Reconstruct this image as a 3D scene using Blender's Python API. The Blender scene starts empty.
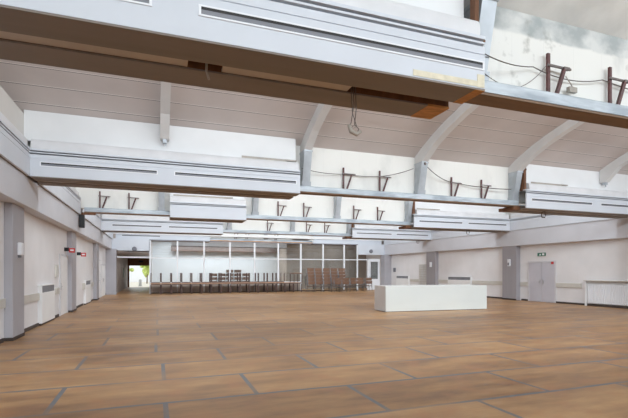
import bpy, bmesh, math, random
from mathutils import Vector, Matrix
random.seed(7)
PI = math.pi
sc = bpy.context.scene
COL = bpy.context.collection

# ---------------------------------------------------------------- helpers
def lin(c):
    return tuple((v/12.92 if v <= .04045 else ((v+.055)/1.055)**2.4) for v in [x/255 for x in c])

def mat(name, rgb, rough=.6, var=.06, scale=3.0, metal=0.0, bump=0.0, rgb2=None, stretch=(1, 1, 1), detail=4, lo=.35, hi=.65):
    m = bpy.data.materials.new(name); m.use_nodes = True
    nt = m.node_tree; b = nt.nodes['Principled BSDF']
    b.inputs['Roughness'].default_value = rough
    b.inputs['Metallic'].default_value = metal
    tc = nt.nodes.new('ShaderNodeTexCoord'); mp = nt.nodes.new('ShaderNodeMapping')
    mp.inputs['Scale'].default_value = stretch
    nz = nt.nodes.new('ShaderNodeTexNoise'); nz.inputs['Scale'].default_value = scale; nz.inputs['Detail'].default_value = detail
    rp = nt.nodes.new('ShaderNodeValToRGB')
    c = lin(rgb)
    if rgb2 is None:
        a0 = tuple(x*(1-var) for x in c); a1 = tuple(min(1, x*(1+var)) for x in c)
    else:
        a0, a1 = lin(rgb2), c
    rp.color_ramp.elements[0].position = lo; rp.color_ramp.elements[1].position = hi
    rp.color_ramp.elements[0].color = (*a0, 1); rp.color_ramp.elements[1].color = (*a1, 1)
    L = nt.links.new
    L(tc.outputs['Object'], mp.inputs['Vector']); L(mp.outputs[0], nz.inputs['Vector'])
    L(nz.outputs['Fac'], rp.inputs[0]); L(rp.outputs[0], b.inputs['Base Color'])
    if bump:
        bp = nt.nodes.new('ShaderNodeBump'); bp.inputs['Strength'].default_value = bump; bp.inputs['Distance'].default_value = .02
        L(nz.outputs['Fac'], bp.inputs['Height']); L(bp.outputs[0], b.inputs['Normal'])
    return m

def emis(name, rgb, s):
    m = mat(name, rgb, .6)
    b = m.node_tree.nodes['Principled BSDF']
    b.inputs['Emission Color'].default_value = (*lin(rgb), 1); b.inputs['Emission Strength'].default_value = s
    return m

class MB:
    """collects shapes; build() links them as ONE mesh object"""
    def __init__(s): s.bm = bmesh.new(); s.mi = 0
    def m(s, i): s.mi = i; return s
    def _f(s, vs):
        try:
            f = s.bm.faces.new(vs); f.material_index = s.mi; return f
        except ValueError: return None
    def box(s, x0, x1, y0, y1, z0, z1, bev=0):
        x0, x1 = min(x0, x1), max(x0, x1); y0, y1 = min(y0, y1), max(y0, y1); z0, z1 = min(z0, z1), max(z0, z1)
        v = [s.bm.verts.new(p) for p in [(x0,y0,z0),(x1,y0,z0),(x1,y1,z0),(x0,y1,z0),(x0,y0,z1),(x1,y0,z1),(x1,y1,z1),(x0,y1,z1)]]
        fs = [s._f([v[i] for i in q]) for q in [(0,3,2,1),(4,5,6,7),(0,1,5,4),(1,2,6,5),(2,3,7,6),(3,0,4,7)]]
        if bev:
            es = list({e for f in fs for e in f.edges})
            r = bmesh.ops.bevel(s.bm, geom=es, offset=bev, segments=2, profile=.6, affect='EDGES')
            for f in r['faces']: f.material_index = s.mi
        return s
    def prism(s, pts, a0, a1, axis='x'):
        """closed polygon of 2D points extruded along an axis. x: pts=(y,z); y: pts=(x,z); z: pts=(x,y)"""
        def P(a, p):
            return {'x': (a, p[0], p[1]), 'y': (p[0], a, p[1]), 'z': (p[0], p[1], a)}[axis]
        A = [s.bm.verts.new(P(a0, p)) for p in pts]; B = [s.bm.verts.new(P(a1, p)) for p in pts]
        n = len(pts)
        s._f(A); s._f(B[::-1])
        for i in range(n): s._f([A[i], B[i], B[(i+1) % n], A[(i+1) % n]])
        return s
    def bar(s, p, q, w, h=None):
        p, q = Vector(p), Vector(q); h = h or w; d = (q-p).normalized()
        up = Vector((0,0,1)) if abs(d.z) < .95 else Vector((0,1,0))
        a = d.cross(up).normalized()*w/2; b = a.normalized().cross(d).normalized()*h/2
        A = [s.bm.verts.new(p+a*i+b*j) for i, j in ((-1,-1),(1,-1),(1,1),(-1,1))]
        B = [s.bm.verts.new(q+a*i+b*j) for i, j in ((-1,-1),(1,-1),(1,1),(-1,1))]
        s._f(A[::-1]); s._f(B)
        for i in range(4): s._f([A[i], A[(i+1)%4], B[(i+1)%4], B[i]])
        return s
    def tube(s, pts, r, n=8, smooth=True):
        pts = [Vector(p) for p in pts]; rings = []
        R = r if isinstance(r, (list, tuple)) else [r]*len(pts)
        for i, p in enumerate(pts):
            d = (pts[min(i+1, len(pts)-1)]-pts[max(i-1, 0)]).normalized()
            up = Vector((0,0,1)) if abs(d.z) < .9 else Vector((1,0,0))
            a = d.cross(up).normalized(); b = a.cross(d).normalized()
            rings.append([s.bm.verts.new(p+(a*math.cos(2*PI*k/n)+b*math.sin(2*PI*k/n))*R[i]) for k in range(n)])
        for A, B in zip(rings, rings[1:]):
            for k in range(n):
                f = s._f([A[k], A[(k+1)%n], B[(k+1)%n], B[k]])
                if f: f.smooth = smooth
        s._f(rings[0]); s._f(rings[-1][::-1])
        return s
    def blob(s, c, r, sub=2, jit=.0, sq=(1,1,1)):
        g = bmesh.ops.create_icosphere(s.bm, subdivisions=sub, radius=r)
        for v in g['verts']:
            k = 1+random.uniform(-jit, jit)
            v.co = Vector((v.co.x*sq[0]*k, v.co.y*sq[1]*k, v.co.z*sq[2]*k))+Vector(c)
            for f in v.link_faces: f.material_index = s.mi; f.smooth = jit < .01
        return s
    def build(s, name, mats, parent=None, bevel=0, off=None):
        if off is not None:
            for v in s.bm.verts: v.co -= Vector(off)
        bmesh.ops.recalc_face_normals(s.bm, faces=s.bm.faces)
        me = bpy.data.meshes.new(name); s.bm.to_mesh(me); s.bm.free()
        for m in (mats if isinstance(mats, (list, tuple)) else [mats]): me.materials.append(m)
        o = bpy.data.objects.new(name, me); COL.objects.link(o)
        if off is not None and parent is None: o.location = off
        if parent is not None: o.parent = parent
        if bevel:
            b = o.modifiers.new('bevel', 'BEVEL'); b.width = bevel; b.segments = 2; b.limit_method = 'ANGLE'
        return o

def tag(o, label, cat, group=None):
    o['label'] = label; o['category'] = cat
    if group: o['group'] = group
    return o
def thing(name, label, cat, loc=(0,0,0), rz=0, group=None):
    o = bpy.data.objects.new(name, None); COL.objects.link(o)
    o.location = loc; o.rotation_euler = (0, 0, rz); o.empty_display_size = .1
    return tag(o, label, cat, group)
def struct(o):
    o['kind'] = 'structure'; return o
def dup(root, loc, rot=(0,0,0), label=None, group=None):
    r = root.copy(); COL.objects.link(r); r.location = loc; r.rotation_euler = rot
    if label: r['label'] = label
    if group: r['group'] = group
    for ch in list(root.children):
        c = ch.copy(); COL.objects.link(c); c.parent = r
        for g in list(ch.children):
            d = g.copy(); COL.objects.link(d); d.parent = c
    return r
ORD = ['first','second','third','fourth','fifth','sixth','seventh','eighth','ninth','tenth','eleventh','twelfth','thirteenth','fourteenth','fifteenth','sixteenth']

# ---------------------------------------------------------------- key sizes
B = [4.45, 12.2, 19.4, 26.9, 34.3]          # y of the front face of each cross beam
XL, XR = -3.27, 19.1                        # side walls
FL, FR = -2.93, 18.8                        # faces of the side beams
BL, BR = -2.85, 18.75                       # faces of the cladding along the side walls
ZB, ZT = 3.90, 4.57                         # underside and top of cladding
RIBS = [0.22, 4.3, 8.4, 12.45, 16.8]
YF = 33.9                                   # glass partition
YE = 48.5                                   # end of the corridor
SH = [(0.65, 5.48), (0.2, 5.72), (-0.4, 5.98), (-1, 6.19), (-1.7, 6.38), (-2.3, 6.517), (-3, 6.661), (-3.7, 6.776), (-4.4, 6.861), (-5.2, 6.918), (-6.1, 6.93), (-6.75, 6.9)]

# ---------------------------------------------------------------- materials
M = {}
M['wall'] = mat('wall_paint', (224,222,223), .7, .03, 1.2)
M['wallw'] = mat('white_paint', (232,232,232), .6, .02, 2)
M['clad'] = mat('cladding_white', (210,215,223), .45, .02, 1.5)
M['panel'] = mat('cove_panel_white', (233,234,235), .6, .03, 1.0)
M['trough'] = mat('cove_trough', (222,222,224), .5, .05, 2)
M['soffit'] = mat('soffit_taupe', (128,118,110), .65, .06, 1.5, stretch=(.3,3,1))
M['lightcover'] = mat('light_cover', (184,172,158), .4, .04, 2)
M['darkslot'] = mat('dark_slot', (26,22,22), .6)
M['slotgrey'] = mat('slot_grey', (118,120,128), .4, .1, 3)
M['timber'] = mat('raw_timber', (190,134,74), .7, .2, 6, stretch=(1,6,6))
M['timberdark'] = mat('dark_timber', (104,66,40), .7, .25, 5, stretch=(2,2,.5))
M['ceil_side'] = mat('side_upstand', (219,216,211), .7, .04, 1)
M['rib'] = mat('rib_paint', (214,213,212), .55, .03, 2)
M['ribfoot'] = mat('rib_foot_steel', (178,184,190), .4, .12, 3, metal=.25)
M['galv'] = mat('galvanised_steel', (196,205,212), .45, .0, 2.6, metal=.15, rgb2=(150,160,170), stretch=(.6,2,3))
M['brownsteel'] = mat('brown_ledge_board', (122,98,78), .7, .12, 2, stretch=(.4,3,1))
M['bracket'] = mat('maroon_steel', (84,42,40), .5, .25, 9)
M['pipegrey'] = mat('dull_pipe', (104,92,88), .5, .3, 12)
M['cable'] = mat('cable_dark', (96,86,80), .5, .1)
M['cablelight'] = mat('cable_pale', (168,160,150), .5, .1)
M['black'] = mat('black_plastic', (26,26,28), .5, .1)
M['pillar'] = mat('pillar_grey', (172,170,176), .6, .03, 1.5)
M['pillar_r'] = mat('pillar_grey_right', (158,155,160), .6, .04, 1.5, stretch=(1,8,.4))
M['rail'] = mat('rail_beige', (200,196,188), .45, .04, 2)
M['door'] = mat('door_lilac_grey', (192,190,198), .5, .03, 1.5)
M['doorframe'] = mat('door_frame_grey', (205,203,206), .5, .02)
M['whitemetal'] = mat('white_metal', (238,240,244), .4, .01)
M['steel'] = mat('brushed_steel', (190,190,192), .3, .05, 8, metal=.8)
M['beamgrey'] = mat('side_beam_grey', (206,207,213), .6, .03, 1)
M['counter'] = mat('counter_white', (222,228,226), .5, .012, 1)
M['counterside'] = mat('counter_side', (196,192,190), .55, .02)
M['skirt'] = mat('dark_skirting', (62,52,48), .6, .1)
M['red'] = mat('sign_red', (196,52,48), .5, .05)
M['green'] = mat('sign_green', (38,110,84), .5, .05)
M['taupe'] = mat('taupe_panel', (178,166,158), .7, .08, 2)
M['brownwood'] = mat('beech_brown', (124,95,79), .5, .14, 5, stretch=(1,1,5))
M['tabletop'] = mat('table_edge', (186,148,122), .5, .08, 3)
M['tableunder'] = mat('table_dark', (92,66,56), .6, .1)
M['leg'] = mat('dark_leg', (70,50,46), .45, .15)
M['chrome'] = mat('chair_frame', (120,120,124), .35, .1, 5, metal=.7)
M['backwall'] = mat('back_room_wall', (214,222,228), .7, .03, .6)
M['backtaupe'] = mat('back_room_taupe', (150,140,130), .7, .1, .8)
M['shrub'] = mat('shrub_leaf', (186,200,110), .7, .35, 6)
M['trunk'] = mat('tree_bark', (110,90,70), .8, .3, 8)
M['paving'] = mat('outdoor_paving', (206,196,180), .8, .1, 2)
M['concrete'] = mat('concrete_grey', (176,176,172), .8, .1, 2)

def glass_mat(name, tint=(1,1,1), refl=.06):
    m = bpy.data.materials.new(name); m.use_nodes = True; nt = m.node_tree
    for n in list(nt.nodes): nt.nodes.remove(n)
    o = nt.nodes.new('ShaderNodeOutputMaterial'); mx = nt.nodes.new('ShaderNodeMixShader')
    t = nt.nodes.new('ShaderNodeBsdfTransparent'); t.inputs[0].default_value = (*tint, 1)
    g = nt.nodes.new('ShaderNodeBsdfGlossy'); g.inputs['Roughness'].default_value = .02
    fr = nt.nodes.new('ShaderNodeLayerWeight'); fr.inputs[0].default_value = .35
    mul = nt.nodes.new('ShaderNodeMath'); mul.operation = 'MULTIPLY_ADD'; mul.inputs[1].default_value = .35; mul.inputs[2].default_value = refl
    nt.links.new(fr.outputs['Fresnel'], mul.inputs[0]); nt.links.new(mul.outputs[0], mx.inputs[0])
    nt.links.new(t.outputs[0], mx.inputs[1]); nt.links.new(g.outputs[0], mx.inputs[2]); nt.links.new(mx.outputs[0], o.inputs[0])
    return m
M['glass'] = glass_mat('clear_glass', (.95,.98,.99))
M['glassdark'] = glass_mat('door_glass', (.6,.65,.66), .1)

def node(nt, t, **kw):
    n = nt.nodes.new(t)
    for k, v in kw.items(): setattr(n, k, v)
    return n
def math_n(nt, op, a, b=None, c=None):
    n = node(nt, 'ShaderNodeMath', operation=op)
    for i, v in enumerate((a, b, c)):
        if v is None: continue
        if isinstance(v, (int, float)): n.inputs[i].default_value = v
        else: nt.links.new(v, n.inputs[i])
    return n.outputs[0]

def floor_mat():
    """hardboard sheets 2.4 x 1.2 m in running bond, joints covered with grey tape"""
    m = bpy.data.materials.new('hardboard_floor'); m.use_nodes = True; nt = m.node_tree; L = nt.links.new
    b = nt.nodes['Principled BSDF']
    geo = node(nt, 'ShaderNodeNewGeometry'); sp = node(nt, 'ShaderNodeSeparateXYZ'); L(geo.outputs['Position'], sp.inputs[0])
    warp = node(nt, 'ShaderNodeTexNoise'); warp.inputs['Scale'].default_value = .45; L(geo.outputs['Position'], warp.inputs['Vector'])
    wv = math_n(nt, 'MULTIPLY_ADD', warp.outputs['Fac'], .10, -.05)
    yy = math_n(nt, 'ADD', math_n(nt, 'SUBTRACT', sp.outputs['Y'], 5.62), wv)
    ry = math_n(nt, 'DIVIDE', yy, 1.2); row = math_n(nt, 'FLOOR', ry); fy = math_n(nt, 'SUBTRACT', ry, row)
    par = math_n(nt, 'FRACT', math_n(nt, 'MULTIPLY', math_n(nt, 'ADD', row, 1), .5))       # 0 or .5
    rn = node(nt, 'ShaderNodeTexWhiteNoise', noise_dimensions='1D'); L(row, rn.inputs['W'])
    jig = math_n(nt, 'MULTIPLY_ADD', rn.outputs['Value'], .24, -.12)
    rx = math_n(nt, 'ADD', math_n(nt, 'ADD', math_n(nt, 'DIVIDE', math_n(nt, 'SUBTRACT', sp.outputs['X'], .05), 2.42), par), math_n(nt, 'MULTIPLY', jig, .3))
    col = math_n(nt, 'FLOOR', rx); fx = math_n(nt, 'SUBTRACT', rx, col)
    dy = math_n(nt, 'MULTIPLY', math_n(nt, 'MINIMUM', fy, math_n(nt, 'SUBTRACT', 1.0, fy)), 1.2)
    dx = math_n(nt, 'MULTIPLY', math_n(nt, 'MINIMUM', fx, math_n(nt, 'SUBTRACT', 1.0, fx)), 2.42)
    ty = math_n(nt, 'LESS_THAN', dy, .03); tx = math_n(nt, 'LESS_THAN', dx, .03)
    # tape strength varies from joint to joint (worn, dusty)
    cmb = node(nt, 'ShaderNodeCombineXYZ'); L(col, cmb.inputs[0]); L(row, cmb.inputs[1])
    cell = node(nt, 'ShaderNodeTexWhiteNoise', noise_dimensions='3D'); L(cmb.outputs[0], cell.inputs['Vector'])
    wear = node(nt, 'ShaderNodeTexNoise'); wear.inputs['Scale'].default_value = .8; wear.inputs['Detail'].default_value = 3; L(geo.outputs['Position'], wear.inputs['Vector'])
    wr = node(nt, 'ShaderNodeMapRange'); L(wear.outputs['Fac'], wr.inputs[0])
    for i, v in ((1, .36), (2, .52), (3, .5), (4, 1.0)): wr.inputs[i].default_value = v
    far = node(nt, 'ShaderNodeMapRange'); L(sp.outputs['Y'], far.inputs[0])
    for i, v in ((1, 6.5), (2, 18.0), (3, 1.0), (4, .35)): far.inputs[i].default_value = v
    tape = math_n(nt, 'MULTIPLY', math_n(nt, 'MULTIPLY', math_n(nt, 'MAXIMUM', ty, tx), wr.outputs[0]), far.outputs[0])
    # board colour
    mp = node(nt, 'ShaderNodeMapping'); mp.inputs['Scale'].default_value = (.7, 2.2, 1); L(geo.outputs['Position'], mp.inputs[0])
    n1 = node(nt, 'ShaderNodeTexNoise'); n1.inputs['Scale'].default_value = .9; n1.inputs['Detail'].default_value = 6; n1.inputs['Roughness'].default_value = .65; L(mp.outputs[0], n1.inputs['Vector'])
    fac = math_n(nt, 'ADD', math_n(nt, 'MULTIPLY', n1.outputs['Fac'], .9), math_n(nt, 'MULTIPLY', cell.outputs['Value'], .12))
    rp = node(nt, 'ShaderNodeValToRGB'); L(fac, rp.inputs[0])
    e = rp.color_ramp.elements; e[0].position = .36; e[0].color = (*lin((125,88,53)), 1); e[1].position = .68; e[1].color = (*lin((185,145,100)), 1)
    k = e.new(.5); k.color = (*lin((158,118,76)), 1)
    st = node(nt, 'ShaderNodeTexNoise'); st.inputs['Scale'].default_value = 2.3; st.inputs['Detail'].default_value = 5; L(geo.outputs['Position'], st.inputs['Vector'])
    sr = node(nt, 'ShaderNodeMapRange'); L(st.outputs['Fac'], sr.inputs[0])
    for i, v in ((1, .5), (2, .7), (3, 0), (4, .55)): sr.inputs[i].default_value = v
    mxs = node(nt, 'ShaderNodeMix', data_type='RGBA'); L(sr.outputs[0], mxs.inputs[0]); L(rp.outputs[0], mxs.inputs[6]); mxs.inputs[7].default_value = (*lin((166,112,70)), 1)
    mx = node(nt, 'ShaderNodeMix', data_type='RGBA'); L(tape, mx.inputs[0]); L(mxs.outputs[2], mx.inputs[6]); mx.inputs[7].default_value = (*lin((98,103,108)), 1)
    L(mx.outputs[2], b.inputs['Base Color'])
    rr = math_n(nt, 'MULTIPLY_ADD', n1.outputs['Fac'], .25, .27); L(rr, b.inputs['Roughness'])
    b.inputs['Specular IOR Level'].default_value = .4
    return m
M['floor'] = floor_mat()

def shell_mat():
    """painted ceiling boards, joint lines along uv.v"""
    m = bpy.data.materials.new('ceiling_boards'); m.use_nodes = True; nt = m.node_tree; L = nt.links.new
    b = nt.nodes['Principled BSDF']; b.inputs['Roughness'].default_value = .65
    uv = node(nt, 'ShaderNodeTexCoord'); sp = node(nt, 'ShaderNodeSeparateXYZ'); L(uv.outputs['UV'], sp.inputs[0])
    fr = math_n(nt, 'FRACT', math_n(nt, 'DIVIDE', sp.outputs['Y'], .6))
    line = math_n(nt, 'LESS_THAN', fr, .028)
    lip = math_n(nt, 'MULTIPLY', math_n(nt, 'GREATER_THAN', fr, .028), math_n(nt, 'LESS_THAN', fr, .06))
    nz = node(nt, 'ShaderNodeTexNoise'); nz.inputs['Scale'].default_value = .6; nz.inputs['Detail'].default_value = 4; L(uv.outputs['Object'], nz.inputs['Vector'])
    rp = node(nt, 'ShaderNodeValToRGB'); L(nz.outputs['Fac'], rp.inputs[0])
    e = rp.color_ramp.elements; e[0].position = .35; e[0].color = (*lin((196,186,182)), 1); e[1].position = .65; e[1].color = (*lin((208,198,194)), 1)
    m1 = node(nt, 'ShaderNodeMix', data_type='RGBA'); L(lip, m1.inputs[0]); L(rp.outputs[0], m1.inputs[6]); m1.inputs[7].default_value = (*lin((236,230,226)), 1)
    m2 = node(nt, 'ShaderNodeMix', data_type='RGBA'); L(line, m2.inputs[0]); L(m1.outputs[2], m2.inputs[6]); m2.inputs[7].default_value = (*lin((92,82,78)), 1)
    L(m2.outputs[2], b.inputs['Base Color'])
    return m
M['shell'] = shell_mat()

def upstand_mat(name, peel):
    """old white render with grey stains; peel = bare grey plaster above 5.15 m"""
    m = bpy.data.materials.new(name); m.use_nodes = True; nt = m.node_tree; L = nt.links.new
    b = nt.nodes['Principled BSDF']; b.inputs['Roughness'].default_value = .75
    geo = node(nt, 'ShaderNodeNewGeometry'); sp = node(nt, 'ShaderNodeSeparateXYZ'); L(geo.outputs['Position'], sp.inputs[0])
    def noise(s, d=4, st=(1,1,1)):
        mp = node(nt, 'ShaderNodeMapping'); mp.inputs['Scale'].default_value = st; L(geo.outputs['Position'], mp.inputs[0])
        n = node(nt, 'ShaderNodeTexNoise'); n.inputs['Scale'].default_value = s; n.inputs['Detail'].default_value = d; L(mp.outputs[0], n.inputs['Vector']); return n.outputs['Fac']
    def rng(v, a, bb, c, d):
        r = node(nt, 'ShaderNodeMapRange'); L(v, r.inputs[0])
        for i, x in enumerate((a, bb, c, d)): r.inputs[i+1].default_value = x
        return r.outputs[0]
    st = rng(noise(1.3, 6, (1,1,.6)), .56, .70, 0, .55 if peel else .22)
    jt = math_n(nt, 'LESS_THAN', math_n(nt, 'FRACT', math_n(nt, 'DIVIDE', sp.outputs['X'], .62)), .016)
    st = math_n(nt, 'MAXIMUM', st, math_n(nt, 'MULTIPLY', jt, .12))
    mx = node(nt, 'ShaderNodeMix', data_type='RGBA'); L(st, mx.inputs[0]); mx.inputs[6].default_value = (*lin((238,237,232)), 1); mx.inputs[7].default_value = (*lin((176,178,176)), 1)
    out = mx.outputs[2]
    if peel:
        edge = math_n(nt, 'ADD', sp.outputs['Z'], math_n(nt, 'MULTIPLY_ADD', noise(2.2, 5), .12, -.06))
        pz = rng(edge, 5.13, 5.17, 0, 1)
        pr = node(nt, 'ShaderNodeValToRGB'); L(noise(1.7, 7, (1,1,1.4)), pr.inputs[0])
        e = pr.color_ramp.elements; e[0].position = .40; e[0].color = (*lin((166,172,172)), 1); e[1].position = .60; e[1].color = (*lin((218,219,216)), 1)
        m2 = node(nt, 'ShaderNodeMix', data_type='RGBA'); L(pz, m2.inputs[0]); L(out, m2.inputs[6]); L(pr.outputs[0], m2.inputs[7]); out = m2.outputs[2]
        dust = rng(noise(3.0, 6), .60, .74, 0, .7)
        m3 = node(nt, 'ShaderNodeMix', data_type='RGBA'); L(dust, m3.inputs[0]); L(out, m3.inputs[6]); m3.inputs[7].default_value = (*lin((128,128,118)), 1); out = m3.outputs[2]
    L(out, b.inputs['Base Color'])
    return m
M['upstand_peel'] = upstand_mat('peeling_render', True)
M['upstand'] = upstand_mat('white_render', False)
M['old_plaster'] = mat('old_plaster', (246,246,242), .8, .05, 1.6, rgb2=(224,225,222), detail=7)

# ---------------------------------------------------------------- setting: floor and walls
struct(MB().box(XL-.3, XR+.3, -3.4, YE+.2, -.2, 0).build('floor', M['floor']))
struct(MB().box(XL-.25, XL, -3.4, YE, 0, 4.49).box(XL-1.45, XL-1.2, -3.4, YF, 4.49, 7.1).build('wall_left', M['wall']))
struct(MB().box(XR, XR+.25, -3.4, YE, 0, 7.1).build('wall_right', M['wall']))
struct(MB().box(XL-.25, XR+.25, -3.65, -3.4, 0, 7.1).build('wall_back', M['wall']))
# wall above the openings at the far end
struct(MB().box(XL, -.42, YF, YF+.3, 3.10, 3.95).box(16.25, XR, YF, YF+.3, 3.05, 3.95).build('wall_front', M['clad']))
# skirtings
for nm, x0, x1, segs in (('baseboard_left', XL, XL+.03, [(-3,11.7),(12.8,15.2),(16.5,17.7),(20.4,23.2),(25.4,26.85),(32.7,33.2)]), ('baseboard_right', XR-.03, XR, [(-3,12.6),(15.1,16.7),(18.4,18.9),(20.1,22.8),(25.3,26.2),(27.5,29.9),(32.3,33.3)])):
    mb = MB()
    for a, b_ in segs: mb.box(x0, x1, a, b_, 0, .09)
    struct(mb.build(nm, M['skirt']))
# longitudinal beams under the roof along both sides
struct(MB().box(XL, FL, -3.4, YF, 3.18, 3.90).build('trim_1', M['beamgrey'], bevel=.015))
struct(MB().box(FR, XR, -3.4, YF, 3.03, 3.90).build('trim_2', M['beamgrey'], bevel=.015))

# ---------------------------------------------------------------- roof: upstands, shells, glazing, ribs
def resample(pts, step):
    pts = [Vector((0, p[0], p[1])) for p in pts]; out = [pts[0]]; acc = 0; i = 0; cur = pts[0]
    seg = [(a, b_) for a, b_ in zip(pts, pts[1:])]
    need = step
    for a, b_ in seg:
        l = (b_-a).length; pos = 0
        while need <= l-pos+1e-9:
            pos += need; out.append(a+(b_-a)*(pos/l)); need = step
        need -= (l-pos)
    out.append(pts[-1]); return out

for i, y in enumerate(B):
    up_m = M['upstand_peel'] if i == 0 else M['upstand']
    struct(MB().box(XL-1.2, XR, y+.65, y+.85, 4.192, 5.52).build('wall_upstand', up_m))
    # the vaulted boarded shell
    gy = B[i-1]+.76 if i else y-6.75
    pr = [(y+a, z) for a, z in SH if y+a > gy+.25]+[(gy, 6.9)]
    rs = resample(pr, .3)
    bm = bmesh.new(); uvl = bm.loops.layers.uv.new('UVMap')
    V = [[bm.verts.new((x, p.y, p.z)) for x in (XL-1.2, XR)] for p in rs]
    T = [[bm.verts.new((x, p.y, p.z+.16)) for x in (XL-1.2, XR)] for p in rs]
    for k in range(len(rs)-1):
        f = bm.faces.new([V[k][0], V[k][1], V[k+1][1], V[k+1][0]])
        for lp, (uu, vv) in zip(f.loops, ((XL-1.2, k*.3), (XR, k*.3), (XR, k*.3+.3), (XL-1.2, k*.3+.3))): lp[uvl].uv = (uu, vv+.1)
        f2 = bm.faces.new([T[k][0], T[k+1][0], T[k+1][1], T[k][1]])
        for lp in f2.loops: lp[uvl].uv = (0, .3)
        for s_ in (0, 1):
            f3 = bm.faces.new([V[k][s_], T[k][s_], T[k+1][s_], V[k+1][s_]])
            for lp in f3.loops: lp[uvl].uv = (0, .3)
    me = bpy.data.meshes.new('ceiling'); bm.to_mesh(me); bm.free(); me.materials.append(M['old_plaster'] if i == 0 else M['shell'])
    o = bpy.data.objects.new('ceiling', me); COL.objects.link(o); struct(o)
    # north light glazing at the high end of the shell
    w = bpy.data.objects.new('window_%d' % (i+1), None); COL.objects.link(w); struct(w); w.location = (0, gy, 5.66)
    mb = MB()
    mb.box(XL-1.2, XR, -.04, .04, 0, .07).box(XL-1.2, XR, -.04, .04, 1.2, 1.26)
    for k in range(19): mb.box(XL+k*(XR-XL)/18-.025, XL+k*(XR-XL)/18+.025, -.03, .03, .07, 1.2)
    mb.build('window_frame', M['whitemetal'], w)
    MB().box(XL-1.2, XR, -.004, .004, .07, 1.2).build('pane', M['glass'], w)
    # daylight through that glazing
    ld = bpy.data.lights.new('skylight_daylight', 'AREA'); ld.shape = 'RECTANGLE'; ld.size = XR-XL-.6; ld.size_y = 1.05
    ld.energy = 880 if i else 860; ld.color = (.86, .94, 1.0)
    lo = bpy.data.objects.new('skylight_daylight', ld); COL.objects.link(lo); lo.location = ((XL+XR)/2, gy+.12, 6.26)
    lo.rotation_euler = (math.radians(90-28), 0, 0)     # facing +y and a little down

ribcount = {}
BAYN = ['nearest', 'second', 'third', 'fourth', 'farthest']
RIBPOS = {0:'leftmost', 1:'second from left', 2:'middle', 3:'second from right', 4:'rightmost'}
def rib(i, k, clad):
    y = B[i]; x = RIBS[k] if i else 4.16
    t = thing('roof_rib', f'white curved roof rib in the {BAYN[i]} roof bay, {RIBPOS[k]} one', 'roof rib', (x, y, 0), 0, 'curved roof ribs')
    w = .115
    low = [(.2,5.24),(.02,5.37),(-.4,5.63),(-1.0,5.88),(-1.7,6.10),(-2.3,6.25),(-3,6.42),(-3.7,6.5),(-4.4,6.54),(-5.2,6.55),(-6.1,6.5),(-6.6,6.42)]
    top = [(a, z-.005) for a, z in SH[1:]] ; top[-1] = (-6.6, 6.88)
    if clad:
        low = [(.12,5.14),(.02,5.25)]+low[2:]
    # build side by side quads so the concave outline stays clean
    mb = MB()
    A = low; C = [(a, z-.005) for a, z in SH]
    import bisect
    ys = [-.4,-1.0,-1.7,-2.3,-3,-3.7,-4.4,-5.2,-6.1,-6.6]
    def interp(pts, yy):
        pts = sorted(pts)
        for (a, za), (b_, zb) in zip(pts, pts[1:]):
            if a <= yy <= b_: return za+(zb-za)*(yy-a)/(b_-a)
        return pts[-1][1] if yy > pts[-1][0] else pts[0][1]
    head = ([(.36,5.14),(.12,5.14),(.02,5.25)] if clad else [(.63,5.24),(.2,5.24),(.02,5.37)])
    st = [( (head[0][0], interp(C, head[0][0])) , head[0])]
    st += [((h_[0], interp(C, h_[0])), h_) for h_ in head[1:]]
    st += [((yy, interp(C, yy)), (yy, interp(low, yy))) for yy in ys]
    vs = [[[mb.bm.verts.new((sx*w, p[0], p[1])) for p in pair] for sx in (-1, 1)] for pair in st]
    for a, b_ in zip(vs, vs[1:]):
        for s_ in (0, 1): mb._f([a[s_][0], a[s_][1], b_[s_][1], b_[s_][0]])
        mb._f([a[0][1], a[1][1], b_[1][1], b_[0][1]]); mb._f([a[0][0], b_[0][0], b_[1][0], a[1][0]])
    mb._f([vs[0][0][0], vs[0][1][0], vs[0][1][1], vs[0][0][1]]); mb._f([vs[-1][0][0], vs[-1][0][1], vs[-1][1][1], vs[-1][1][0]])
    mb.build('arch', M['rib'], t)
    if clad:
        f = MB().box(-.05, .05, .14, .3, 5.04, 5.14).bar((0,.2,5.1), (.03,.2,4.97), .03)
        f.build('end_fitting', M['ribfoot'], t)
    else:
        f = MB().prism([(.63,4.2),(.42,4.2),(.2,5.20),(.2,5.24),(.63,5.24)], -.12, .12)
        f.box(-.135, .135, .18, .63, 5.20, 5.25).prism([(.63,4.2),(.40,4.2),(.37,4.34),(.63,4.34)], -.15, .15)
        f.build('foot', M['ribfoot'], t)
    return t
for k in range(5): rib(1, k, k in (0, 4))
for k in (0, 1, 2, 3): rib(2, k, False)
for k in (1, 2, 3): rib(3, k, False)
for k in (2,): rib(4, k, False)
rib(0, 1, False)

# ---------------------------------------------------------------- side upstands closing each bay at the walls
for i, y in enumerate(B):
    y0 = B[i-1]+.85 if i else -3.3
    struct(MB().box(XL-1.2, BL-.22, y0, y+.645, 4.5, 5.50).build('wall_left_upper', M['ceil_side']))
    struct(MB().box(BR+.325, XR, y0, y+.645, 4.5, 5.50).build('wall_right_upper', M['ceil_side']))

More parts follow.
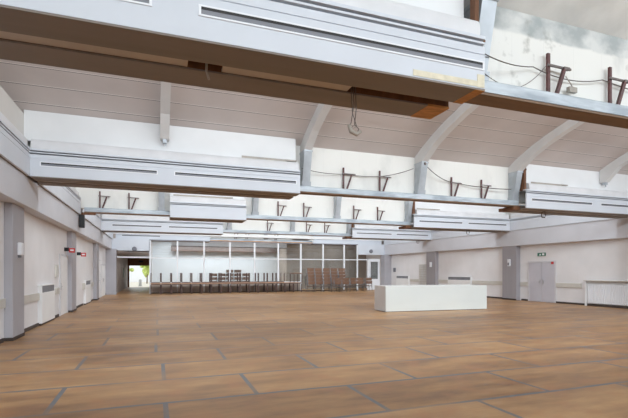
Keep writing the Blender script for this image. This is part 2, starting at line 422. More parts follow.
# ---------------------------------------------------------------- cladding bulkheads
FACE = [(0,ZB),(0,ZB+.42),(.012,ZB+.423),(.012,ZB+.431),(0,ZB+.434),(0,ZB+.53),(.05,ZB+.535),(.05,ZB+.56),(0,ZB+.565),(0,ZB+.59),(.05,ZB+.59),(.05,ZB+.618),(-.012,ZB+.62),(-.012,ZB+.66),(.02,ZB+.672),(.16,ZB+.672),(.16,ZB+.64),(.05,ZB+.64),(.05,ZB)]
def slot(parent, x0, x1, z=4.205):
    f = MB()
    h = .038
    f.m(0).box(x0-.025, x1+.025, -.010, .0, z+h, z+h+.018).box(x0-.025, x1+.025, -.010, .0, z-h-.018, z-h).box(x0-.025, x0, -.010, .0, z-h, z+h).box(x1, x1+.025, -.010, .0, z-h, z+h)
    f.m(2).box(x0, x1, -.006, -.001, z-h, z+h)
    f.m(1).box(x0, x1, -.008, -.001, z+h*.25, z+h)
    return f.build('slot_vent', [M['whitemetal'], M['darkslot'], M['slotgrey']], parent)

def bulkhead(i, x0, x1, label, slots, hole=None, cut=None, openend=None, panel=True, front_x1=None, rear_x1=None):
    y = B[i]
    t = thing('ceiling_bulkhead', label, 'ceiling bulkhead', (0, y, 0))
    fx1 = front_x1 or x1; rx1 = rear_x1 or x1; tx0 = x0+.2 if openend == 'l' else x0
    MB().prism(FACE, x0, fx1).build('front_panel', M['clad'], t)
    for a, b_ in slots: slot(t, a, b_, 4.205 if i else 4.185)
    MB().box(x0, fx1, .002, .45, ZB-.022, ZB-.001).build('front_soffit_board', M['soffit'], t)
    MB().box(x0, rx1, .66, 1.10, ZB-.022, ZB-.001).build('rear_soffit_board', M['soffit'], t)
    MB().box(x0, rx1, 1.06, 1.10, ZB, ZB+.3).build('rear_panel', M['clad'], t)
    # recess above the strip
    MB().box(x0, min(fx1, rx1), .45, .66, ZB+.12, ZB+.14).box(x0, min(fx1, rx1), .43, .45, ZB, ZB+.13).box(x0, min(fx1, rx1), .66, .68, ZB, ZB+.13).build('light_recess', M['timberdark'] if cut else M['soffit'], t)
    segs = [(x0, x1)]
    if hole: segs = [(x0, hole[0]), (hole[1], cut or x1)]
    elif cut: segs = [(x0, cut)]
    for a, b_ in segs:
        MB().box(a+.01, b_-.01, .46, .65, ZB+.0, ZB+.03).build('light_strip', M['lightcover'], t)
    if hole:
        h = MB().box(hole[0]+.01, hole[1]-.01, .47, .64, ZB+.09, ZB+.115)
        h.build('open_socket', M['darkslot'], t)
        l = MB().box(.48, .58, .50, .56, ZB+.03, ZB+.09).tube([(.53,.53,ZB+.05),(.53,.55,ZB-.06),(.56,.56,ZB-.15)], .014)
        l.build('lamp_holder', M['cablelight'], t)
    if openend:                                           # bare timber framing at the cut end
        ex = x1 if openend == 'r' else x0; s_ = 1 if openend == 'r' else -1
        e = MB()
        if i == 0: e.box(ex, ex+s_*.05, .08, .36, 4.575, 4.63).box(ex+.07, ex+.13, .20, .30, 4.575, 5.6).box(ex+.05, ex+.13, .08, .30, 4.545, 4.574)
        else: e.box(ex+.06, ex+.16, .17, .40, 4.576, 5.5).box(ex+.04,ex+.18,.17,.4,5.3,5.36)
        e.build('end_stud', M['timberdark'], t)
        e2 = MB()
        if openend == 'r':
            e2.box(fx1-.14, fx1+.006, .004, .452, ZB-.026, ZB+.004).box(rx1-.34, rx1+.006, .658, 1.104, ZB-.026, ZB+.004)
        else:
            e2.box(x0-.3, x0+.02, .3, 1.04, ZB-.04, ZB+.08)
        e2.build('bare_timber_edge', M['timber'] if i == 0 else M['timberdark'], t)
    if panel:
        # rounded cove trough and the white panel behind it
        c = [(.16+.10*math.cos(a), 4.70+.13*math.sin(a)) for a in [math.radians(d) for d in range(180, 89, -15)]]
        MB().prism([(.06,4.575)]+c+[(.40,4.86),(.40,4.575)], tx0, fx1-.02).build('cove_trough', M['trough'], t)
        MB().prism([(.37,4.84),(.39,5.60),(.41,5.60),(.41,4.84)], (x0+(.2 if openend == 'l' else 0)) if x0 > BL else BL-.219, fx1-.02).build('cove_panel', M['panel'], t)
    return t
b1 = bulkhead(0, BL, 3.85, 'big white slotted ceiling bulkhead across the top of the photo with brown soffit', [(-2.4,-.06),(.42,3.86)], hole=(.34,.70), cut=2.30, openend='r', front_x1=3.9, rear_x1=3.85)
# torn strip of old paint and a broken trim along the lower right edge of the first bulkhead
MB().box(2.85, 3.88, -.006, -.001, ZB+.015, ZB+.085).box(3.78, 3.89, -.007, -.001, ZB+.01, ZB+.17).build('torn_paint_strip', mat('torn_paint', (228,220,196), .8, .1, 9), b1)
bulkhead(1, BL, 3.98, 'white slotted ceiling bulkhead at left on the second beam, spanning from left wall', [(-2.62,0.02),(.48,3.85)], openend=None)
bulkhead(1, 12.55, BR, 'white slotted ceiling bulkhead at right on the second beam with timber at its cut end', [(12.8,15.8),(16.3,18.6)], openend='l')
bulkhead(2, .56, 3.8, 'short white ceiling bulkhead on the third beam hung between two bare stretches', [])
bulkhead(2, 12.5, BR, 'white slotted ceiling bulkhead at right on the third beam', [(12.8,15.5),(15.9,18.5)], openend='l')
bulkhead(3, BL, 3.85, 'white slotted ceiling bulkhead at left on the fourth beam', [(-2.3,.3),(.7,3.5)])
bulkhead(3, 12.5, BR, 'white ceiling bulkhead at right on the fourth beam', [(12.8,15.5),(15.9,18.5)], openend='l')
bulkhead(4, BL, 3.9, 'white ceiling bulkhead above the corridor opening at far left', [(-2.3,.3)])
bulkhead(4, 12.35, BR, 'white ceiling bulkhead above the right end of the glass partition', [])
# pieces of trim that hang loose on the cove panels
for i, (x0, x1, yy, z, lab) in enumerate([(2.3,3.7,.30,4.90,'loose white trim strip lying on the left bulkhead of the second beam'),(13.0,14.6,.30,4.90,'loose white trim strip lying on the right bulkhead of the second beam'),(.7,3.0,.30,4.90,'loose trim strip on the short bulkhead of the third beam'),(12.8,14.0,.30,4.90,'loose trim strip on the right bulkhead of the third beam')]):
    y = B[1] if i < 2 else B[2]
    o = MB().box(x0, x1, y+.22, y+.36, z-.065, z-.05).box(x0, x1-.1, y+.22, y+.235, z-.05, z+.01).box(x1-.12, x1+.25, y+.24, y+.33, z-.02, z+.02).build('trim_strip', M['cablelight'])
    tag(o, lab, 'trim strip', 'loose trim strips')

# cladding along the side walls between the cross beams
SIDEF = [(p[0], p[1]) for p in FACE]
SIDEN = ['near the camera', 'between the first two beams', 'between the second and third beams', 'between the third and fourth beams', 'between the fourth and last beams']
for i in range(0, 5):
    y0 = B[i-1]+(1.102 if i != 3 else .86) if i else -3.35
    y1 = B[i]-.002 if i < 4 else YF-.003
    for side in ('left', 'right'):
        if i == 0: continue
        if side == 'left' and i in (2,): y1b = B[2]+.34
        else: y1b = y1
        t = thing('side_bulkhead', f'white ceiling bulkhead along the {side} wall {SIDEN[i]}', 'ceiling bulkhead', (BL if side == 'left' else BR, y0, 0))
        sg = -1 if side == 'left' else 1; dp = .215 if side == 'left' else .30
        MB().prism([(sg*p[0], p[1]) for p in FACE], 0, y1b-y0, axis='y').build('front_panel', M['clad'], t)
        MB().box(sg*.004, sg*dp, 0, y1b-y0, ZB-.004 if False else ZB+.001, ZB+.02).build('soffit_board', M['soffit'], t)
        c = [(sg*(.13+.08*math.cos(a)), 4.70+.13*math.sin(a)) for a in [math.radians(d) for d in range(180, 89, -15)]]
        MB().prism([(sg*.05,4.575)]+c+[(sg*dp,4.84),(sg*dp,4.575)], 0, y1b-y0, axis='y').build('cove_trough', M['trough'], t)

# ---------------------------------------------------------------- exposed steel ledges
def ledge(i, x0, x1, label):
    y = B[i]
    t = thing('steel_rail', label, 'steel rail', (0, y, 0), 0)
    MB().prism([(.30,4.02),(.30,4.17),(.32,4.19),(.649,4.19),(.649,4.17),(.335,4.165),(.335,4.02)], x0, x1).build('steel_channel', M['galv'], t)
    MB().box(x0, x1, .31, .64, 3.985, 4.018).build('underside_board', M['brownsteel'], t)
    return t
ledge(0, 3.92, 15.5, 'galvanised steel ledge at top right beside the big bulkhead')
ledge(1, 3.99, 12.5, 'galvanised steel ledge across the second beam between its two bulkheads')
ledge(2, -2.72, .55, 'short galvanised steel ledge at left on the third beam')
ledge(2, 3.81, 12.45, 'galvanised steel ledge across the middle of the third beam')
ledge(3, 3.86, 12.45, 'galvanised steel ledge across the middle of the fourth beam')
ledge(4, 3.91, 12.33, 'galvanised steel ledge above the glass partition on the last beam')
# bare timber lintel under the last ledge
tag(MB().box(3.95, 12.3, B[4]+.02, B[4]+.3, 3.93, 4.01).build('timber_lintel', M['timber']), 'long bare timber batten above the glass partition', 'timber batten')

# ---------------------------------------------------------------- brackets
def bracket_proto():
    t = thing('wall_bracket', 'x', 'bracket', (0,0,0), 0, 'maroon steel wall brackets')
    MB().box(-.026, .026, -.035, .0, 0, .72).build('upright', M['bracket'], t)
    MB().bar((-.05,-.05,.53), (.40,-.07,.51), .026, .03).box(.24,.36,-.095,-.045,.492,.53).build('arm', M['pipegrey'], t)
    MB().bar((.26,-.07,.49), (.10,-.05,0.02), .045, .05).build('brace', M['bracket'], t)
    return t
bp = bracket_proto(); used = False
BRK = {0:[5.6,6.92], 1:[5.62,6.92,9.75,11.05], 2:[-2.18,-1.07,5.42,6.7,9.35,10.7], 3:[6.75,9.4,10.7], 4:[5.9,6.8,9.2]}
LN = {0:'top right ledge beside the big bulkhead', 1:'second ledge', 2:'third ledge', 3:'fourth ledge', 4:'ledge above the glass partition'}
for i, xs in BRK.items():
    for k, x in enumerate(xs):
        where = 'left' if len(xs) == 2 and k == 0 else 'right' if len(xs) == 2 else f'{ORD[k]} from left'
        lab = f'dark maroon V-shaped steel bracket on the {LN[i]}, {where}'
        if i == 2 and x < 0: lab = f'dark maroon V-shaped steel bracket on the short left ledge of the third beam, {"left" if k == 0 else "right"}'
        loc = (x, B[i]+.60, 4.19)
        if not used: bp.location = loc; bp['label'] = lab; used = True
        else: dup(bp, loc, (0,0,0), lab)

# ---------------------------------------------------------------- cables and hanging fittings
def sag(p, q, s, n=10):
    p, q = Vector(p), Vector(q)
    return [p.lerp(q, k/n)-Vector((0,0,s*4*(k/n)*(1-k/n))) for k in range(n+1)]
y0 = B[0]+.60
o = MB().tube(sag((3.95,y0-.35,4.55),(5.3,y0-.02,4.66),.07)+sag((5.3,y0-.02,4.66),(6.75,y0-.02,4.68),.10)[1:]+sag((6.75,y0-.02,4.68),(9.5,y0-.02,4.7),.1)[1:], .008).build('wall_cable', M['cable'])
tag(o, 'dark cable running over the brackets at top right', 'cable')
o = MB().tube(sag((3.95,y0-.3,4.4),(5.0,y0-.05,4.30),.10)+sag((5.0,y0-.05,4.30),(5.5,y0-.06,4.68),.05)[1:], .005).build('wall_cable', M['cable'])
tag(o, 'thin loose cable drooping below the top right cable', 'cable')
o = MB().tube([(5.95,y0-.02,4.62),(6.02,y0-.04,4.52),(6.08,y0-.04,4.45)], .008).box(5.98,6.14,y0-.07,y0-.01,4.37,4.45).build('hanging_connector', M['cablelight'])
tag(o, 'pale cable connector hanging between the two top right brackets', 'connector')
y1 = B[1]+.56
o = MB().tube(sag((4.15,y1-.2,4.72),(5.62,y1,4.70),.05)+sag((5.62,y1,4.70),(6.92,y1,4.72),.03)[1:]+sag((6.92,y1,4.72),(8.0,y1-.3,5.0),.04)[1:], .011).build('wall_cable', M['cable'])
tag(o, 'thin cable strung over the left brackets of the second ledge', 'cable')
o = MB().tube(sag((8.36,y1-.3,5.25),(9.75,y1,4.72),.12)+sag((9.75,y1,4.72),(12.2,y1-.2,4.6),.05)[1:], .014).blob((8.42,y1-.33,5.2), .09, 1, .4).build('wall_cable', M['cable'])
tag(o, 'tangled cable drooping right from the rib over the second ledge', 'cable')
# hanging cluster of wires with an old lamp fitting under the first bulkhead
t = thing('hanging_lamp_wires', 'tangle of loose wires and lamp fitting hanging under the big bulkhead', 'wires', (2.33, B[0]+.55, ZB))
MB().tube([(0,0,.08),(.01,0,-.2),(-.02,.01,-.42),(-.05,0,-.5),(.02,0,-.56),(.09,.02,-.54)], .006).tube([(.03,0,.08),(.05,.01,-.25),(.02,.0,-.45),(.08,.0,-.5),(.05,.02,-.58)], .006).tube([(-.03,0,.05),(.0,.02,-.3),(.05,0,-.47),(-.04,.02,-.53),(0,0,-.47)], .005).build('wires', M['cable'], t)
MB().tube([(-.06,0,-.46),(-.03,0,-.54),(.05,0,-.57),(.11,0,-.53)], [.02,.03,.03,.018]).build('fitting', M['cablelight'], t)
for (x, y, z, lab) in [(13.9, B[1]+.5, ZB-.02, 'small ring-shaped cable clip hanging under the right bulkhead of the second beam'), (17.9, B[3]+.4, ZB-.02, 'small hook hanging under the right bulkhead of the fourth beam'), (16.2, B[2]+.4, ZB-.02, 'small clip hanging under the right bulkhead of the third beam')]:
    o = MB().box(-.05,.05,-.05,.05,-.03,0).tube([(-.07,0,-.03),(-.1,0,-.13),(-.07,0,-.22),(.07,0,-.22),(.1,0,-.13),(.07,0,-.03)], .018).build('hanging_clip', M['pipegrey']); o.location = (x, y, z)
    tag(o, lab, 'hanging clip')
# black speaker below the left end of the third ledge
t = thing('wall_speaker', 'black speaker hanging under the left end of the third beam', 'speaker', (FL+.13, B[2]+.30, 3.98))
MB().box(-.10,.10,-.1,.1,-.62,-.10, .03).build('speaker_case', M['black'], t)
MB().bar((0,0,-.12),(0.02,0,.0), .05).bar((.02,0,-.05),(.5,0,-.05), .05,.09).build('hanger', M['timberdark'], t)
# round detectors on the far wall
for (x, z, lab) in [(-1.45, 3.22, 'small round detector above the corridor opening'), (17.5, 3.35, 'small round detector above the white far right door')]:
    o = MB().tube([(0,.0,0),(0,-.05,0),(0,-.09,0)], [.17,.17,.10], 14).build('smoke_detector', M['slotgrey']); o.location = (x, YF, z); tag(o, lab, 'detector')

# ---------------------------------------------------------------- pillars
PY = [(11.8,12.75),(19.3,20.35),(26.9,28.0)]
for k, (a, b_) in enumerate(PY):
    t = thing('pillar', f'grey wall pillar on the left, {ORD[k]} from the camera', 'pillar', (XL, (a+b_)/2, 0), 0, 'wall pillars')
    h = (b_-a)/2
    MB().box(0, .17, -h, h, .0, 3.18).build('shaft', M['pillar'], t, bevel=.012)
    MB().box(.171, .182, -h, h, 0, .08).box(0, .182, -h-.012, -h-.001, 0, .08).build('plinth', M['skirt'], t)
tag(MB().box(XL, -2.62, 33.25, YF-.02, 0, 3.18).build('pillar', M['pillar']), 'grey wall pillar at the far left beside the corridor opening', 'pillar', 'wall pillars')
for k, (a, b_) in enumerate([(19.0,20.05),(26.5,27.6)]):
    t = thing('pillar', f'grey wall pillar on the right, {"nearer" if k == 0 else "farther"} one', 'pillar', (XR, (a+b_)/2, 0), 0, 'wall pillars')
    h = (b_-a)/2
    MB().box(-.28, 0, -h, h, .0, 3.03).build('shaft', M['pillar_r'], t, bevel=.012)
    MB().box(-.292, -.281, -h, h, 0, .08).build('plinth', M['skirt'], t)
tag(MB().box(18.45, XR, 33.2, YF-.02, 0, 3.03).build('pillar', M['pillar']), 'grey wall pillar at the far right corner beside the white door', 'pillar', 'wall pillars')

# ---------------------------------------------------------------- wall rails, call points, signs
def rail(side, y0, y1, z, lab):
    x = XL if side == 'left' else XR; s_ = 1 if side == 'left' else -1
    o = MB().box(0, s_*.05, 0, y1-y0, -.11, .11, .012).build('wall_rail', M['rail']); o.location = (x, y0, z)
    tag(o, lab, 'wall rail', 'wall rails')
rail('left', 9.8, 11.77, .88, 'beige wall rail at the left edge in front of the first pillar')
rail('left', 12.78, 14.95, .86, 'beige wall rail on the left just past the first pillar')
rail('left', 25.25, 26.87, .90, 'beige wall rail on the left before the third pillar')
rail('left', 17.1, 17.7, .92, 'short beige wall rail beside the left door recess')
rail('right', 15.25, 16.66, .92, 'beige wall rail between right double door and radiator niche')
rail('right', 18.44, 18.98, .92, 'short beige wall rail between double door and right pillar')
rail('right', 20.22, 22.9, .92, 'beige wall rail past the nearer right pillar')
rail('right', 25.4, 26.48, .92, 'beige wall rail before the farther right pillar')
rail('right', 28.9, 30.2, .92, 'beige wall rail past the farther right pillar')
def wallbox(side, y, z, w, h, d, m, name, lab, cat, proud=0):
    x = (XL+proud) if side == 'left' else (XR-proud); s_ = 1 if side == 'left' else -1
    o = MB().box(0, s_*d, -w/2, w/2, -h/2, h/2, .01).build(name, m); o.location = (x, y, z); return tag(o, lab, cat)
t = thing('call_point', 'small white call point on the nearest left pillar', 'call point', (XL+.171, 12.25, 2.15))
MB().box(0,.09,-.10,.10,-.16,.14,.02).build('case', M['whitemetal'], t); MB().box(.0,.06,-.05,.05,-.22,-.165).build('button', M['slotgrey'], t)
wallbox('left', 17.3, 1.62, .35, .42, .06, M['rail'], 'wall_control_panel', 'grey control panel beside the left door recess', 'control panel')
wallbox('left', 23.2, .90, .3, .3, .1, M['rail'], 'wall_box', 'small grey box low on the left wall beside the niche', 'wall box')
def exitsign(y, z, lab):
    t = thing('exit_sign', lab, 'exit sign', (XL, y, z))
    MB().box(0, .16, -.03, .03, -.05, .09).build('housing', M['black'], t)
    MB().box(.161, .36, -.02, .02, -.10, .07).build('sign_panel', M['red'], t)
    MB().box(.20, .32, -.024, -.0205, -.04, .02).build('symbol', M['whitemetal'], t)
exitsign(18.8, 2.42, 'red sign projecting above the left door recess')
exitsign(21.6, 2.36, 'red sign projecting past the second left pillar')
t = thing('exit_sign', 'small green exit sign above the right double door', 'exit sign', (XR, 17.55, 2.50))
MB().box(-.05, 0, -.24, .24, -.085, .085).build('sign_panel', M['green'], t)
m_ = MB(); m_.box(-.054,-.0505,-.2,-.06,-.05,.05); m_.prism([(.02,-.05),(.07,.05),(.12,-.05)], -.054, -.0505)
m_.build('pictogram', M['whitemetal'], t)
t = thing('call_point', 'white call point on the nearer right pillar', 'call point', (XR-.28, 19.5, 2.1))
MB().box(-.08,0,-.09,.09,-.2,.2,.015).build('case', M['whitemetal'], t); MB().box(-.10,-.081,-.05,.05,-.15,0).build('button', M['slotgrey'], t)
t = thing('call_point', 'white call point on the farther right pillar', 'call point', (XR-.28, 27.0, 2.1))
MB().box(-.08,0,-.09,.09,-.18,.18,.015).build('case', M['whitemetal'], t)
wallbox('right', 32.6, 1.74, .3, .35, .08, M['slotgrey'], 'wall_box', 'small grey wall box near the far right corner', 'wall box')

# ---------------------------------------------------------------- radiator niches and convectors
def convector(side, y0, y1, lab, ztop=1.17, d=.17):
    x = XL if side == 'left' else XR; s_ = 1 if side == 'left' else -1
    t = thing('convector_cover', lab, 'radiator cover', (x, y0, 0), 0, 'white convector covers')
    w = y1-y0
    MB().box(0, s_*d, 0, w, .06, ztop-.20).box(0, s_*d, 0, .05, ztop-.2, ztop).box(0, s_*d, w-.05, w, ztop-.2, ztop).build('casing', M['wallw'], t, bevel=.008)
    MB().box(0, s_*(d+.01), -.02, w+.02, ztop, ztop+.03).build('top_shelf', M['wallw'], t)
    MB().box(0, s_*(d-.012), .05, w-.05, ztop-.2, ztop-.005).build('air_slot', M['slotgrey'], t)
    MB().box(0, s_*(d-.03), 0, w, 0, .058).build('plinth', M['skirt'], t)
convector('left', 14.85, 16.6, 'white convector cover on the left between first pillar and door recess', 1.17, .11)
convector('left', 23.5, 25.2, 'white convector cover on the left past the second pillar', 1.15, .1)
convector('right', 22.95, 25.3, 'white convector cover behind the counter, nearer of two', 1.24, .12)
convector('right', 30.3, 32.2, 'white convector cover near the far right corner', 1.24, .12)
# wide radiator with fluted front at the right edge
t = thing('radiator_cover', 'wide white fluted radiator under a shelf at the right edge', 'radiator', (XR, 12.6, 0))
w = 2.35
mb = MB(); n = 26
for k in range(n):
    a = .12+k*(w-.24)/n; mb.box(-.16, -.07, a+.012, a+(w-.24)/n-.012, .14, 1.0)
mb.box(-.13, -.05, .1, w-.1, .14, 1.0)
mb.build('fluted_front', M['whitemetal'], t)
MB().box(-.05, 0, 0, w, .0, 1.14).box(-.2, 0, w-.05, w, 0, 1.14).box(-.2,0,0,.05,0,1.14).build('surround', M['wallw'], t)
MB().box(-.24, 0, -.05, w+.05, 1.15, 1.20).build('shelf', M['rail'], t, bevel=.01)
MB().box(-.12, -.05, .06, w-.06, 0, .1).build('plinth', M['skirt'], t)
# grid panels
def grid(side, y0, y1, z0, z1, lab):
    x = XL+.02 if side == 'left' else XR-.02; s_ = 1 if side == 'left' else -1
    mb = MB()
    for k in range(6): yy = y0+(y1-y0)*k/5; mb.box(x, x+s_*.03, yy-.02, yy+.02, z0, z1)
    for k in range(9): zz = z0+(z1-z0)*k/8; mb.box(x, x+s_*.03, y0, y1, zz-.018, zz+.018)
    tag(mb.build('wall_grid', M['rail']), lab, 'wall grid')
grid('right', 27.95, 28.9, .65, 2.12, 'grey wire grid rack on the right wall past the farther pillar')

# ---------------------------------------------------------------- doors
def dbl_door(n, side, y0, y1, h, leaves=2, leafm=None):
    x = XL if side == 'left' else XR; s_ = 1 if side == 'left' else -1
    t = bpy.data.objects.new(f'door_{n}', None); COL.objects.link(t); struct(t); t.location = (x, y0, 0); w = y1-y0
    MB().box(0, s_*.05, -.07, 0, 0, h+.07).box(0, s_*.05, w, w+.07, 0, h+.07).box(0, s_*.05, 0, w, h, h+.07).build('door_frame', M['doorframe'], t)
    for k in range(leaves):
        a = k*w/leaves+.006; b_ = (k+1)*w/leaves-.006
        lf = MB().box(s_*.004, s_*.035, a, b_, .012, h-.008).build('door_leaf', leafm or M['door'], t)
        hy = (b_-.09 if k == 0 and leaves == 2 else a+.09)
        MB().box(s_*.036, s_*.05, hy-.03, hy+.03, .93, 1.18).tube([(s_*.05,hy,1.06),(s_*.085,hy,1.06),(s_*.085,hy+(.1 if k else -.1),1.06)], .012).build('handle', M['steel'], lf)
    return t
d1 = dbl_door(1, 'right', 16.74, 18.36, 2.08)
MB().box(-.10, -.052, .05, .16, 1.98, 2.10).build('door_closer', M['red'], d1)
# left recess with door leaf (a dark-edged reveal in the wall is shown by a frame standing proud)
d2 = dbl_door(2, 'left', 17.9, 19.2, 2.17, 1, M['wallw'])
d3 = dbl_door(3, 'left', 28.15, 29.9, 2.25, 2, M['wallw'])
# side opening in the left wall at its far end is a white door
d4 = dbl_door(4, 'left', 30.3, 32.5, 2.0, 2, M['wallw'])

# ---------------------------------------------------------------- white counter
t = thing('reception_counter', 'white box-shaped counter standing alone in the middle of the floor', 'counter', (8.5, 15.2, 0))
ang = math.atan2(14.91-15.17, 13.16-8.45); t.rotation_euler = (0, 0, ang)
L_, D_, H_ = 4.70, 1.05, 1.02
MB().box(0, L_, 0, .04, .02, H_).build('front_panel', M['counter'], t)
MB().box(-.002, .038, .041, D_, .02, H_).build('side_panel', M['counterside'], t)
MB().box(L_-.04, L_, .041, D_, .02, H_).build('side_panel', M['counterside'], t)
MB().box(.04, L_-.04, D_-.04, D_, .02, H_).build('rear_panel', M['counterside'], t)
MB().box(.04, L_-.04, .041, D_-.041, H_-.06, H_-.03).build('countertop', M['counter'], t)
MB().box(.05, L_-.05, .05, D_-.05, 0, .02).build('plinth', M['skirt'], t)

# ---------------------------------------------------------------- glass partition at the far end
MUL = [-.40, 1.5, 3.42, 5.37, 7.3, 9.22, 11.13, 13.07, 14.98, 16.22]
t = thing('glass_partition', 'white framed glass partition across the far end of the hall', 'glass partition', (0, YF, 0))
for x in MUL: MB().box(x-.055, x+.055, 0, .12, 0, 3.86).build('mullion', M['whitemetal'], t)
for a, b_ in zip(MUL, MUL[1:]):
    MB().box(a+.056, b_-.056, .03, .09, 2.56, 2.63).build('transom', M['whitemetal'], t)
    if a < 11:
        MB().box(a+.056, b_-.056, .03, .09, .72, .80).build('sill', M['whitemetal'], t)
        MB().box(a+.056, b_-.056, .03, .08, .06, .72).build('base_panel', M['taupe'], t)
    z0 = .80 if a < 11 else .06
    for za, zb in ((z0, 2.56), (2.63, 3.80)):
        MB().box(a+.056, b_-.056, .055, .061, za, zb).build('pane', M['glass'], t)
MB().box(-.455, 16.275, 0, .14, 3.862, 3.93).build('head_rail', M['slotgrey'], t)
MB().box(-.34, 16.2, -.02, .0, 0, .06).build('kick_rail', M['skirt'], t)
# corridor transom and post
o = MB().box(-2.60, -.46, YF+.06, YF+.14, 2.58, 2.68).build('transom_frame', M['whitemetal']); tag(o, 'white transom bar across the corridor opening', 'transom')
# far right white door with glass panel
t = bpy.data.objects.new('door_5', None); COL.objects.link(t); struct(t); t.location = (17.28, YF, 0)
MB().box(0, 1.12, .05, .10, .01, .95).box(0, 1.12, .05, .10, 2.45, 2.62).box(0, .22, .05, .10, .95, 2.45).box(.92, 1.12, .05, .10, .95, 2.45).build('door_leaf', M['whitemetal'], t)
MB().box(.22, .92, .07, .08, .95, 2.45).build('pane', M['glassdark'], t)
MB().box(-.08, -.01, .03, .12, 0, 2.7).box(-.08, 1.16, .03, .12, 2.63, 2.7).build('door_frame', M['whitemetal'], t)
MB().box(.10, .14, .0, .049, .98, 1.2).build('handle', M['steel'], t)
tag(MB().box(16.28, 17.18, YF+.06, YF+.14, 2.58, 2.66).build('transom_frame', M['whitemetal']), 'white transom bar beside the far right door', 'transom')

# ---------------------------------------------------------------- room behind the glass
struct(MB().box(XL, XR, YF+.3, YE, 4.3, 4.5).build('ceiling_rear', M['wallw']))
struct(MB().box(-.3, 11.3, 41.0, 41.2, 0, 4.3).build('wall_rear', M['backwall']))
struct(MB().box(11.1, XR, 38.0, 38.2, 0, 4.3).box(11.1, 11.3, 38.2, 41.0, 0, 4.3).build('wall_rear_right', M['backtaupe']))
# corridor walls and end
struct(MB().box(-.45, -.3, YF+.32, 40.8, 0, 2.55).box(-.45, -.3, 40.8, YE, 0, 4.3).build('wall_corridor', M['wall']))
struct(MB().box(XL, -2.72, YF+.32, YE, 0, 4.3).build('wall_corridor_left', M['taupe']))
struct(MB().box(-2.72, -.45, YE-.2, YE, 2.2, 4.3).box(-2.72, -2.56, YE-.2, YE, 0, 2.2).box(-.6, -.45, YE-.2, YE, 0, 2.2).build('wall_end', M['timberdark']))
struct(MB().box(-2.72, -.45, YF+.4, YE-.2, 2.95, 3.05).build('ceiling_corridor', M['wall']))
o = MB().box(-.2,.2,-.02,.02,-.09,.09).build('exit_sign', M['black']); o.location = (-1.4, 46.5, 2.6); tag(o, 'dark exit sign hanging in the corridor', 'exit sign')
MB_ = MB().box(0,.0+.03,-.2,.2,-.4,.4); o = MB_.build('hanging_notice_board', M['green']); o.location = (-2.719, 42, 1.5); tag(o, 'dark notice board on the corridor wall', 'notice board')
# beams of the room behind, with lamps
for y in (37.6,):
    t = thing('rear_ceiling_beam', 'white ceiling beam with brown underside in the room behind the glass', 'ceiling beam', (0, y, 0))
    MB().box(1.2, 11.0, 0, .25, 3.72, 4.29).build('casing', M['clad'], t); MB().box(1.2, 11.0, 0, .25, 3.66, 3.718).build('soffit_board', M['skirt'], t)
t = thing('rear_ceiling_beam', 'lower grey beam along the light wall behind the glass', 'ceiling beam', (0, 40.4, 0))
MB().box(1.25, 11.05, 0, .25, 3.45, 3.9).build('casing', M['pipegrey'], t); MB().box(1.25, 11.05, 0, .25, 3.40, 3.449).build('soffit_board', M['tableunder'], t)
for k, x in enumerate((12.6, 14.6)):
    o = MB().box(-.5,.5,-.08,.08,-.07,0).build('hanging_lamp', M['black']); o.location = (x, 36.2, 4.3-.0); tag(o, f'dark strip lamp on the ceiling of the room behind, {"left" if k == 0 else "right"} one', 'lamp', 'strip lamps behind the glass')
for (x, y, sx, sy, e) in [(6.2, 35.9, 9, 2.0, 110), (5.2, 39.3, 10, 1.2, 400), (-1.5, 40, 1.2, 9, 7), (14.5, 36, 4.5, 2.5, 90)]:  # fill lamps added to brighten the room behind the glass and the corridor
    ld = bpy.data.lights.new('rear_fill_light', 'AREA'); ld.shape = 'RECTANGLE'; ld.size = sx; ld.size_y = sy; ld.energy = e; ld.color = (.95,.98,1)
    lo = bpy.data.objects.new('rear_fill_light', ld); COL.objects.link(lo); lo.location = (x, y, 4.28 if x > 0 else 2.93)

# outdoors beyond the corridor
struct(MB().box(-30, 30, YE+.2, 90, -.3, -.1).build('ground', M['paving']))
def shrub(x, y, h, r, lab):
    t = thing('garden_shrub', lab, 'shrub', (x, y, -.1), 0, 'garden shrubs beyond the corridor')
    mb = MB()
    for k in range(26):
        a = random.uniform(0, 2*PI); rr = random.uniform(0, r); mb.blob((rr*math.cos(a), rr*math.sin(a), h*random.uniform(.35, 1)), r*random.uniform(.22,.4), 1, .35)
    mb.build('foliage', M['shrub'], t)
    MB().tube([(0,0,0),(0.05,0,h*.3),(0,0,h*.7)], [.09,.07,.04]).build('trunk', M['trunk'], t)
shrub(-3.6, 57, 3.6, 1.1, 'green tree seen through the corridor doorway, left one')
shrub(-1.2, 66, 4.2, 1.5, 'green tree seen through the corridor doorway, farther one')
shrub(.2, 60, 3.0, .9, 'green shrub seen at the right of the corridor doorway')
o = MB().tube([(0,0,0),(0,0,.75),(0,0,.8)], [.16,.16,.1], 12).box(-.22,.22,-.22,.22,0,.06).build('bollard', M['concrete']); o.location = (-1.7, 54, -.1); tag(o, 'grey bollard standing outside the corridor doorway', 'bollard')
struct(MB().box(-14, 12, 76, 76.3, -.1, 3.0).build('wall_garden', M['wallw']))

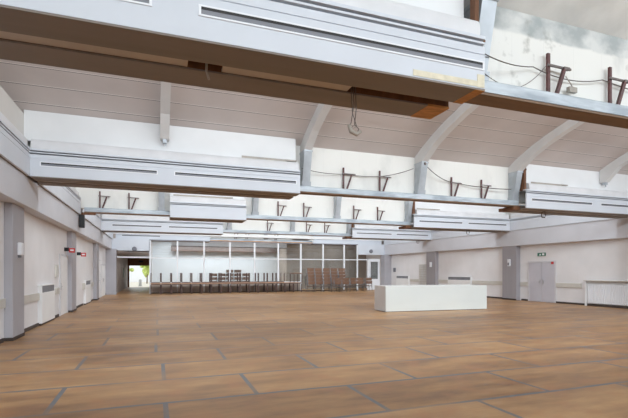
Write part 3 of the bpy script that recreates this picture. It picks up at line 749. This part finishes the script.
# ---------------------------------------------------------------- tables in front of the partition
def table_proto():
    t = thing('cafe_table', 'x', 'table', (0,0,0), 0)
    MB().box(-.345,.345,-.58,.58,.715,.745,.006).build('tabletop', M['tabletop'], t)
    MB().box(-.29,.29,-.53,.53,.665,.714).build('apron', M['tableunder'], t)
    for sx in (-1, 1):
        for sy in (-1, 1):
            MB().box(sx*.318-.024, sx*.318+.024, sy*.52-.022, sy*.52+.022, 0, .65).build('leg', M['leg'], t)
    return t
tp = table_proto(); first = True
TX = [-.02+.695*k for k in range(16)]
for k, x in enumerate(TX):
    lab = f'dark-legged wooden table standing in the long row at the partition, {ORD[k]} from left'
    if first: tp.location = (x, 33.05, 0); tp['label'] = lab; tp['group'] = 'tables standing at the partition'; first = False
    else: dup(tp, (x, 33.05, 0), (0,0,0), lab, 'tables standing at the partition')
    if k < 14:
        dup(tp, (x, 33.05, .746+.745), (PI, 0, 0), f'table turned upside down with dark legs up, {ORD[k]} from left on the row', 'upside-down tables on the row')
dup(tp, (TX[15]-.0, 32.98, .746), (0,0,0), 'table standing upright on top of the right end of the table row', 'upright tables on the row')

# ---------------------------------------------------------------- stacked chairs
def chair_proto():
    t = thing('stacking_chair', 'x', 'chair', (0,0,0), 0); t.scale = (1.13, 1, 1)
    MB().prism([(-.22,.44),(-.22,.465),(.18,.455),(.215,.47),(.215,.445),(.18,.43)], -.232, .232).build('seat', M['brownwood'], t)
    mb = MB()
    for k in range(6):
        a0 = -.255+k*.51/6; a1 = a0+.51/6; f_ = lambda x: -.205-.03*(1-(x/.255)**2)
        vs = [mb.bm.verts.new(p) for p in [(a0,f_(a0)-.02,.605),(a1,f_(a1)-.02,.605),(a1,f_(a1)-.07,.84),(a0,f_(a0)-.07,.84),(a0,f_(a0)-.006,.605),(a1,f_(a1)-.006,.605),(a1,f_(a1)-.056,.84),(a0,f_(a0)-.056,.84)]]
        for q in [(0,1,2,3),(7,6,5,4),(0,4,5,1),(3,2,6,7),(0,3,7,4),(1,5,6,2)]: mb._f([vs[i] for i in q])
    mb.build('backrest', M['brownwood'], t)
    for sx in (-1, 1):
        MB().tube([(sx*.265,.22,0),(sx*.262,.18,.43)], .014, 6).build('leg', M['chrome'], t)
        MB().tube([(sx*.265,-.25,0),(sx*.262,-.2,.43),(sx*.245,-.25,.8)], .014, 6).build('leg', M['chrome'], t)
    MB().tube([(-.26,.18,.42),(.26,.18,.42)], .012, 6).tube([(-.26,-.2,.42),(.26,-.2,.42)], .012, 6).build('seat_frame', M['chrome'], t)
    return t
cp = chair_proto(); first = True
LV = ['bottom','second from bottom','third from bottom','fourth from bottom','topmost']
def put(loc, rz, lab, grp):
    global first
    if first: cp.location = loc; cp.rotation_euler = (0,0,rz); cp['label'] = lab; cp['group'] = grp; first = False
    else: dup(cp, loc, (0,0,rz), lab, grp)
SX = [11.3, 11.95, 12.61, 13.27, 13.93]
for s_, x in enumerate(SX):
    for k in range(5):
        put((x+random.uniform(-.006,.006), 32.05+k*.06, k*.255), 0, f'brown wooden stacking chair, {LV[k]} in the {ORD[s_]} tall stack from left', 'stacked wooden chairs')
for s_, (x, y, rz) in enumerate([(13.2, 31.35, .03), (13.88, 31.35, -.03), (14.75, 31.9, .2), (15.5, 32.1, -.2), (16.2, 32.0, .1)]):
    for k in range(2):
        put((x-math.sin(rz)*.06*k, y+math.cos(rz)*.06*k, k*.255), rz, f'brown wooden stacking chair, {"lower" if k == 0 else "upper"} one of the {ORD[s_]} low pair from left', 'low pairs of wooden chairs')
# chairs seen through the glass, behind the partition
for s_, x in enumerate([4.4, 5.06, 5.72, 6.38, 7.04]):
    for k in range(4 if s_ in (2, 3) else 3):
        put((x, 36.3+k*.07, k*.30), 0, f'brown chair behind the glass, {["bottom","second","third","topmost"][k]} in the {ORD[s_]} stack from left', 'stacked chairs behind the glass')

# ---------------------------------------------------------------- world, camera, colour
w = bpy.data.worlds.new('World'); sc.world = w; w.use_nodes = True
bg = w.node_tree.nodes['Background']; bg.inputs[0].default_value = (.86, .93, 1.0, 1); bg.inputs[1].default_value = 1.8
cd = bpy.data.cameras.new('camera'); cam = bpy.data.objects.new('camera', cd); COL.objects.link(cam); sc.camera = cam
cam.location = (0, 0, 1.6)
F = 437.0; yaw = math.atan(158/F)
cam.rotation_euler = (PI/2, 0, -yaw)
cd.sensor_fit = 'HORIZONTAL'; cd.sensor_width = 36; cd.lens = F*36/628; cd.shift_y = (271.5-209)/628
cd.clip_start = .05; cd.clip_end = 300
sc.view_settings.view_transform = 'Standard'; sc.view_settings.look = 'None'; sc.view_settings.exposure = 0.0; sc.view_settings.gamma = 1.05
sc.cycles.use_denoising = True
sc.cycles.max_bounces = 10; sc.cycles.diffuse_bounces = 6; sc.cycles.transparent_max_bounces = 16
